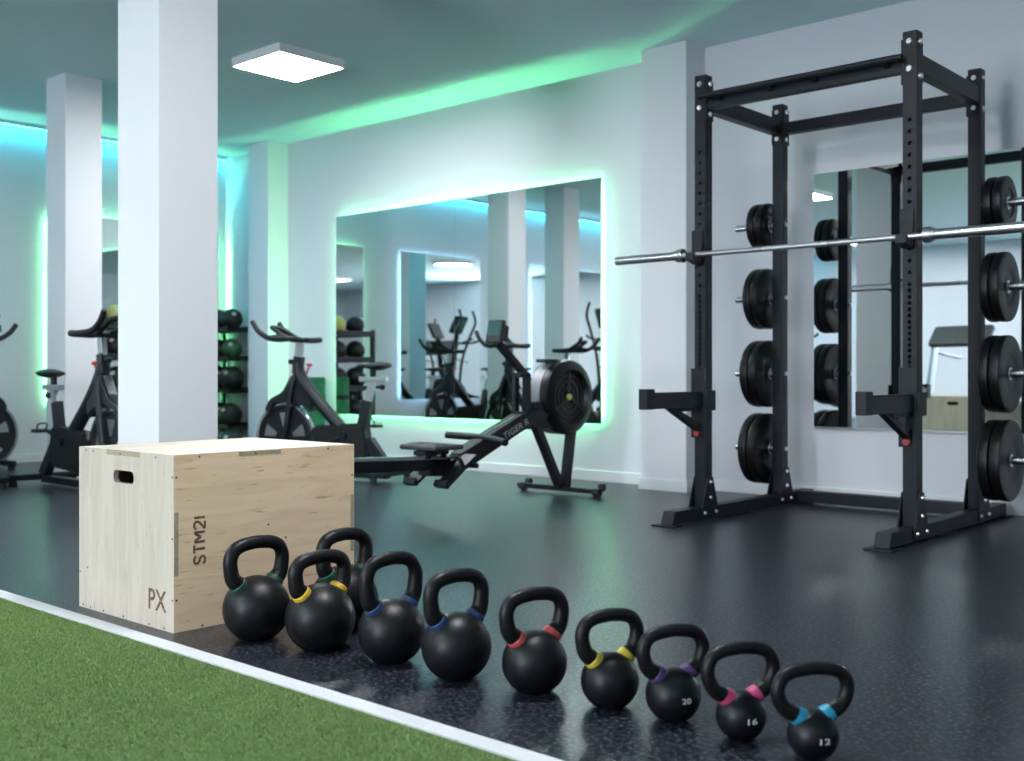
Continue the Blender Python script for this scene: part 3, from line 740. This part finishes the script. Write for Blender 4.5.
# seat on the rail
m_ = MB(); m_.box((-.05, 4.38, .325), (.05, 4.58, .352), .006)
for yy in (4.42, 4.54):
    for xx in (-.04, .04): m_.cyl((xx - .008, yy, .322), (xx + .008, yy, .322), .018, n=16)
ca = m_.build('seat_carriage', 'rower', row)
m_ = MB(); m_.box((-.155, 4.36, .356), (.155, 4.60, .388), .014); 
for s in (-1, 1): m_.sphere((s * .082, 4.45, .382), .07, 20, (1, 1.25, .24))
m_.build('seat', 'seat_grey', row, 60)['label'] = 'grey seat pad'
# foot plates
for s in (-1, 1):
    m_ = MB(); m_.bar((s * .13, 4.43, .145), (s * .13, 4.68, .318), .105, .022, .006); m_.bar((s * .13, 4.42, .15), (s * .13, 4.44, .185), .10, .02, .004)
    fp = m_.build('foot_plate', 'rower', row)
    m_ = MB(); m_.tube([(s * .13 - .06, 4.56, .245), (s * .13 - .045, 4.54, .30), (s * .13, 4.535, .315), (s * .13 + .045, 4.54, .30), (s * .13 + .06, 4.56, .245)], .018, 10, smooth=4, flat=.25)
    m_.build('strap', 'rower', fp)
m_ = MB(); m_.cyl((-.2, 4.66, .26), (.2, 4.66, .26), .016, n=16); m_.build('foot_bar', 'rower', row)
# handle with chain
m_ = MB(); m_.tube([(-.24, 4.84, .418), (-.12, 4.88, .412), (0, 4.895, .410), (.12, 4.88, .402), (.27, 4.83, .39)], [.022, .023, .021, .023, .022], 16, smooth=5)
h_ = m_.build('handle', 'rower', row, 60)
m_ = MB(); m_.bar((0, 4.895, .41), (0, 5.33, .57), .012, .012, .002); m_.build('chain', 'rail', h_)

# ------------------------------------------------------------------ exercise bikes (local: x forward)
def make_bike(label):
    t = thing('exercise_bike', label, 'exercise bike', (0, 0, 0), 0, 'indoor cycling bikes')
    for x, nm in ((-.56, 'rear_stabiliser'), (.56, 'front_stabiliser')):
        o = MB().box((x - .03, -.26, .04), (x + .03, .26, .085), .01).build(nm, 'bike', t)
        for y in (-.22, .22): MB().cyl((x, y, 0), (x, y, .042), .03, .024, n=16).build('rubber_foot', 'bike_matt', o)
    m_ = MB(); m_.bar((-.54, 0, .045), (.10, 0, .045), .06, .05)                        # base beam
    m_.bar((-.255, 0, .16), (-.355, 0, .60), .055, .085)                                # seat tube
    m_.bar((-.55, 0, .07), (-.36, 0, .30), .06, .085)                                   # rear leg
    m_.tube([(-.16, 0, .34), (.10, 0, .58), (.27, 0, .76), (.315, 0, .88)], [.05, .048, .052, .042], 14, smooth=4)
    m_.bar((.315, 0, .80), (.295, 0, .935), .055, .075)                                 # head tube
    m_.build('frame', 'bike', t)
    m_ = MB(); m_.prism([(-.38, .20), (-.30, .14), (.05, .12), (.20, .30), (.12, .40), (-.10, .42), (-.34, .43)], 1, -.055, .05, .012); m_.build('chain_guard', 'bike_matt', t)
    rt = Matrix.Translation((.43, 0, .300)) @ Matrix.Rotation(PI / 2, 4, 'X')
    fw = MB().lathe([(.03, -.02), (.10, -.012), (.228, -.010), (.238, -.02), (.276, -.02), (.276, .02), (.238, .02), (.228, .010), (.10, .012), (.03, .02)], 56, rt, closed=True).build('flywheel', 'bike_matt', t, 30)
    MB().lathe([(.258, -.0215), (.280, -.0205), (.282, 0), (.280, .0205), (.258, .0215)], 56, rt).build('rim', 'rim', fw, 30)['label'] = 'silver rim'
    for k in range(5):
        a = k * 2 * PI / 5 + .3
        for y in (-1, 1):
            b = bmesh.new(); ring = []
            for ra, rb in ((.075, .20),):
                for q in range(9): ring.append((ra, a - .16 + .32 * q / 8))
                for q in range(9): ring.append((rb, a + .24 - .48 * q / 8))
            m_ = MB(); m_.prism([(.43 + r_ * math.cos(g), .300 + r_ * math.sin(g)) for r_, g in ring], 1, y * .011, y * .0135); b.free()
            m_.build('spoke_plate', 'rail', fw)['label'] = 'silver flywheel spoke plate'
    MB().cyl((.43, -.065, .300), (.43, .065, .300), .02, n=16).build('axle', 'bike', fw)
    for y in (-.055, .055):
        m_ = MB(); m_.tube([(.315, y * .4, .80), (.335, y, .70), (.40, y, .33), (.50, y, .10), (.54, y, .075)], [.026, .028, .022, .022, .02], 10, smooth=4, flat=.6); m_.build('fork', 'bike', t)
    m_ = MB(); m_.prism([(.23, .74), (.35, .80), (.44, .66), (.57, .60), (.62, .52), (.56, .45), (.52, .56), (.40, .585), (.26, .56), (.15, .50), (.14, .60)], 1, -.042, .042, .014); m_.build('wheel_shroud', 'bike', t)
    MB().bar((.305, 0, .92), (.285, 0, 1.055), .04, .06, .004).build('handlebar_post', 'silver', t)['label'] = 'silver adjustable post'
    m_ = MB(); m_.box((.18, -.035, 1.045), (.36, .035, 1.08), .01)
    for s in (-1, 1):
        m_.tube([(.24, s * .03, 1.06), (.22, s * .13, 1.065), (.25, s * .195, 1.068), (.34, s * .19, 1.065), (.47, s * .165, 1.080), (.57, s * .16, 1.135), (.63, s * .16, 1.21)], [.021, .021, .022, .023, .022, .021, .019], 12, smooth=5)
        m_.tube([(.30, s * .03, 1.065), (.40, s * .06, 1.095), (.50, s * .055, 1.15), (.55, s * .02, 1.165), (.555, 0, 1.165)], .019, 12, smooth=5)
        m_.tube([(.47, s * .165, 1.08), (.44, s * .11, 1.09), (.40, s * .06, 1.095)], .017, 10, smooth=4)
    m_.build('handlebar', 'bike_matt', t, 60)
    m_ = MB(); m_.cyl((.33, 0, .90), (.375, 0, .895), .012, n=12); m_.cyl((.375, -.02, .895), (.375, .02, .895), .02, n=14, bev=.004); m_.build('post_knob', 'bike_matt', t)
    m_ = MB(); m_.cyl((.225, 0, .80), (.20, 0, .86), .008, n=10); m_.sphere((.197, 0, .872), .024, 16, (1, 1, .7)); m_.build('resistance_knob', 'red', t)['label'] = 'red resistance knob'
    MB().bar((-.35, 0, .585), (-.405, 0, .755), .036, .058, .004).build('seat_post', 'silver', t)['label'] = 'silver seat post'
    sl_ = MB().box((-.53, -.026, .74), (-.29, .026, .778), .004).build('seat_slider', 'silver', t)
    m_ = MB(); m_.cyl((-.43, 0, .70), (-.47, 0, .70), .01, n=10); m_.sphere((-.485, 0, .70), .022, 14); m_.build('slider_knob', 'bike_matt', sl_)
    MB().cyl((-.40, 0, .775), (-.405, 0, .84), .022, n=16).build('saddle_clamp', 'bike_matt', t)
    # saddle: wide at the back, narrow nose
    b = bmesh.new(); rings = []
    for x, w, zt, th_ in ((-.535, .045, .868, .022), (-.52, .082, .882, .04), (-.47, .095, .892, .07), (-.41, .078, .888, .065), (-.35, .042, .880, .04), (-.30, .028, .876, .034), (-.27, .022, .870, .028), (-.262, .010, .862, .012)):
        ring = []
        for k in range(16):
            a = 2 * PI * k / 16; cz = math.sin(a)
            ring.append(b.verts.new((x, w * math.cos(a), zt - th_ / 2 + th_ / 2 * (cz if cz > 0 else cz * .9))))
        rings.append(ring)
    for A, B in zip(rings, rings[1:]):
        for k in range(16): b.faces.new((A[k], A[(k + 1) % 16], B[(k + 1) % 16], B[k]))
    b.faces.new(rings[0][::-1]); b.faces.new(rings[-1])
    m_ = MB(); m_._merge(b); m_.build('saddle', 'saddle', t, 70)
    for s, ang in ((-1, math.radians(157)), (1, math.radians(-23))):
        c0 = Vector((-.17, s * .06, .335)); e_ = c0 + Vector((.17 * math.cos(ang), s * .02, .17 * math.sin(ang)))
        m_ = MB(); m_.bar(c0, e_, .018, .032, .004, up=(0, 1, 0)); m_.cyl(c0, c0 + Vector((0, s * .02, 0)), .03, n=18); cr = m_.build('crank', 'bike', t)
        m_ = MB(); y0, y1 = sorted((e_.y + s * .012, e_.y + s * .10))
        m_.box((e_.x - .045, y0, e_.z - .012), (e_.x + .045, y1, e_.z + .012), .004); m_.tube([(e_.x + .03, e_.y + s * .03, e_.z + .01), (e_.x + .05, e_.y + s * .03, e_.z + .05), (e_.x + .05, e_.y + s * .09, e_.z + .05), (e_.x + .03, e_.y + s * .09, e_.z + .01)], .006, 8, smooth=3)
        m_.build('pedal', 'bike_matt', cr)
    return t
def place(o, x, y, a, label=None):
    o.location = (x, y, 0); o.rotation_euler = (0, 0, math.radians(a))
    if label: o['label'] = label
    return o
bike = make_bike('black exercise bike facing left between the plywood box and the green-lit mirror')
place(bike, -6.64, 5.32, 180 + 14)
b1 = place(dup(bike), -7.25, 3.64, 0, 'black exercise bike facing right beside the far white pillar at the left')
for ch in b1.children:
    if ch.name.split('.')[0] in ('saddle', 'saddle_clamp', 'seat_slider', 'seat_post'): ch.location.z -= .055
place(dup(bike), -9.30, 3.40, 90, 'exercise bike at the left edge of the photo, only its front in view')
place(dup(bike), -8.27, 3.08, 0, 'exercise bike standing beside the pillar, seen only in the green-lit mirror')

# ------------------------------------------------------------------ medicine ball racks
def ball_rack(name_label, loc, rz, length, depth=.32):
    t = thing('medicine_ball_rack', name_label, 'ball rack', loc, rz, 'four-tier medicine ball racks')
    h = length / 2
    for s in (-1, 1):
        m_ = MB(); m_.box((s * h - .02, .10, 0), (s * h + .02, .15, 1.30), .004); m_.box((s * h - .02, -depth / 2, 0), (s * h + .02, depth / 2, .035), .004); m_.build('side_frame', 'shelf', t)
    for z in SHZ:
        m_ = MB(); m_.box((-h, -depth / 2, z - .02), (h, depth / 2, z), .003); m_.box((-h, -depth / 2, z), (h, -depth / 2 + .012, z + .03), .002); m_.box((-h, depth / 2 - .012, z), (h, depth / 2, z + .04), .002)
        m_.build('shelf', 'shelf', t)
    return t
SHZ = (.27, .63, .95, 1.24)
ball_rack('black medicine ball rack in the far corner behind the tall white pillar', (-9.565, 6.34, 0), 0, .50)
ball_rack('black medicine ball rack against the left wall, seen in the green-lit mirror', (-9.60, 5.17, 0), -PI / 2, .86)
proto = {}
def ball(loc, r, m, label, grp):
    if (r, m) not in proto:
        o = thing('medicine_ball', label, 'medicine ball'); proto[(r, m)] = o
        MB().sphere((0, 0, r), r, 28).build('shell', m, o, 60)
        m_ = MB()
        for ax in ('X', 'Y'):
            m_.lathe([(r * .999, -.004), (r * 1.004, -.003), (r * 1.004, .003), (r * .999, .004)], 40, Matrix.Translation((0, 0, r)) @ Matrix.Rotation(PI / 2, 4, ax))
        m_.build('seam', m, o, 60)
        MB().cyl((.62 * r, -.62 * r, r * 1.44), (.645 * r, -.645 * r, r * 1.47), .022, n=16).build('badge', 'letter', o)
    else: o = dup(proto[(r, m)])
    o.location = loc; o.rotation_euler = (0, 0, random.uniform(-.5, .5)); tag(o, label, 'medicine ball', grp)
    return o
TIER = ('bottom', 'second', 'third', 'top')
for i, z in enumerate(SHZ):
    r = (.118, .125, .10, .108)[i]
    ball((-9.43, 6.31 if i else 6.29, z + .001), r, 'ball_green' if i == 2 else 'ball', ('dark green' if i == 2 else 'black') + ' medicine ball at the open end of the %s shelf in the far corner' % TIER[i], 'medicine balls on the corner rack')
    ball((-9.69, 6.33, z + .001), r, 'ball', 'black medicine ball at the wall end of the %s shelf in the far corner' % TIER[i], 'medicine balls on the corner rack')
ball((-9.17, 6.12, 0), .13, 'ball', 'black medicine ball on the floor beside the corner rack', 'medicine balls on the floor')
for i, z in enumerate(SHZ):
    for k in range(3):
        y = 4.90 + k * .27; r = (.122, .122, .112, .105)[i]
        yel = (i == 3 and k == 1)
        ball((-9.59, y, z + .001), r, 'ball_yellow' if yel else 'ball', ('yellow' if yel else 'black') + ' medicine ball on the %s shelf, %s, of the rack on the left wall' % (TIER[i], ('near end', 'middle', 'far end')[k]), 'medicine balls on the left wall rack')

# rolled green mat standing by the wall
t = thing('rolled_mat', 'rolled dark green mat standing on end by the mirror behind the exercise bike', 'rolled mat', (-8.13, 6.33, 0))
m_ = MB(); pts = []
m_.lathe([(0, .0), (.098, .0), (.102, .006), (.102, .762), (.098, .77), (.06, .77), (.06, .764), (.045, .764), (.045, .77), (.02, .77), (.02, .75), (0, .75)], 40); m_.build('roll', 'mat_green', t, 30)
for z in (.2, .58): MB().lathe([(.1015, z - .02), (.1035, z - .02), (.1035, z + .02), (.1015, z + .02)], 40, closed=True).build('strap', 'bike_matt', t, 30)

# ------------------------------------------------------------------ cardio machines seen in the mirrors
def elliptical(label, x, y, a):
    t = thing('elliptical_trainer', label, 'elliptical trainer', (x, y, 0), math.radians(a), 'elliptical trainers reflected in the mirrors')
    m_ = MB(); m_.box((-.85, -.25, .0), (-.79, .25, .06), .01); m_.box((.72, -.25, 0), (.78, .25, .06), .01); m_.bar((-.82, 0, .06), (.75, 0, .06), .09, .06); m_.build('base_frame', 'bike', t)
    m_ = MB(); m_.lathe([(0, -.09), (.30, -.09), (.33, -.06), (.33, .06), (.30, .09), (0, .09)], 40, Matrix.Translation((.48, 0, .42)) @ Matrix.Rotation(PI / 2, 4, 'X')); m_.build('flywheel_cover', 'bike_matt', t, 30)
    m_ = MB(); m_.tube([(.42, 0, .5), (.36, 0, 1.0), (.30, 0, 1.42)], [.05, .045, .035], 12, smooth=4); m_.build('mast', 'bike', t)
    mx = Matrix.Translation((.27, 0, 1.50)) @ Matrix.Rotation(math.radians(-25), 4, 'Y')
    o = MB().box((-.02, -.19, -.13), (.04, .19, .14), .02, mx).build('console', 'bike_matt', t); MB().box((-.0215, -.13, -.05), (-.018, .13, .10), 0, mx).build('screen', 'screen', o)
    for s in (-1, 1):
        m_ = MB(); m_.tube([(.36, s * .2, .55), (.32, s * .22, 1.0), (.20, s * .24, 1.35), (.12, s * .25, 1.55), (.16, s * .23, 1.72)], [.022, .02, .019, .019, .018], 10, smooth=5); m_.build('swing_arm', 'bike', t)
        m_ = MB(); m_.bar((.36, s * .2, .55), (-.55, s * .17, .30 + s * .08), .05, .05); m_.box((-.50, s * .17 - .07, .34 + s * .08), (-.12, s * .17 + .07, .37 + s * .05), .01); m_.build('pedal_arm', 'bike', t)
    m_ = MB(); m_.tube([(.30, 0, 1.25), (.18, .12, 1.24), (.05, .17, 1.27), (-.02, .16, 1.30)], .016, 10, smooth=4); m_.tube([(.30, 0, 1.25), (.18, -.12, 1.24), (.05, -.17, 1.27), (-.02, -.16, 1.30)], .016, 10, smooth=4); m_.build('fixed_grip', 'bike_matt', t)
    return t
elliptical('elliptical trainer with tall swing arms, reflected at the left of the white-edged mirror', -6.35, 0.42, 200)
elliptical('elliptical trainer with a dark console, reflected at the right of the white-edged mirror', -7.35, -0.45, 200)
elliptical('elliptical trainer standing near the left wall, reflected beside the flywheel', -8.7, 1.55, 20)
t = thing('treadmill', 'grey treadmill reflected in the mirror behind the power rack', 'treadmill', (-4.92, -1.72, 0), math.radians(105))
m_ = MB(); m_.box((-.9, -.40, .05), (.85, -.30, .2), .02); m_.box((-.9, .30, .05), (.85, .40, .2), .02); m_.box((-.9, -.30, .04), (.85, .30, .15), .01); m_.build('deck', 'silver', t)
MB().box((-.88, -.27, .15), (.55, .27, .157), .002).build('running_belt', 'bike_matt', t)
MB().prism([(.5, .15), (.9, .12), (.9, .22), (.78, .33), (.56, .30)], 1, -.36, .36, .02).build('motor_hood', 'bike_matt', t)
for s in (-1, 1):
    m_ = MB(); m_.bar((.74, s * .37, .18), (.52, s * .37, 1.20), .05, .09); m_.build('upright', 'silver', t)
    m_ = MB(); m_.tube([(.54, s * .37, 1.10), (.30, s * .36, 1.05), (.0, s * .36, 1.02)], .022, 12, smooth=4); m_.build('handrail', 'silver', t)
mx = Matrix.Translation((.52, 0, 1.27)) @ Matrix.Rotation(math.radians(-35), 4, 'Y')
o = MB().box((-.04, -.42, -.14), (.05, .42, .16), .03, mx).build('console', 'seat_grey', t); MB().box((-.0415, -.22, -.04), (-.038, .22, .11), 0, mx).build('screen', 'screen', o)

# ------------------------------------------------------------------ camera, world, view
cam = bpy.data.cameras.new('camera'); co = bpy.data.objects.new('camera', cam); COL.objects.link(co)
co.location = (0, 0, CH)
co.rotation_euler = (PI / 2, 0, math.atan2(-F2.x, F2.y))
cam.sensor_width = 36.0; cam.lens = FPX * 36.0 / 1024.0
cam.shift_y = -(380.5 - YH) / 1024.0
cam.clip_start = 0.05; cam.clip_end = 100
cam.dof.use_dof = True; cam.dof.focus_distance = 3.7; cam.dof.aperture_fstop = 3.0
SC.camera = co
w = bpy.data.worlds.new('world'); SC.world = w; w.use_nodes = True
w.node_tree.nodes['Background'].inputs[0].default_value = (0.6, 0.75, 0.9, 1)
w.node_tree.nodes['Background'].inputs[1].default_value = 1.0
SC.view_settings.view_transform = 'Standard'; SC.view_settings.look = 'None'
SC.view_settings.gamma = 1.0; SC.view_settings.use_curve_mapping = False
SC.view_settings.exposure = EXPO
cy = SC.cycles
cy.max_bounces = 12; cy.diffuse_bounces = 5; cy.glossy_bounces = 8
cy.use_denoising = True
cy.sample_clamp_indirect = 6.0
cy.caustics_reflective = False; cy.caustics_refractive = False
try: cy.use_light_tree = True
except Exception: pass
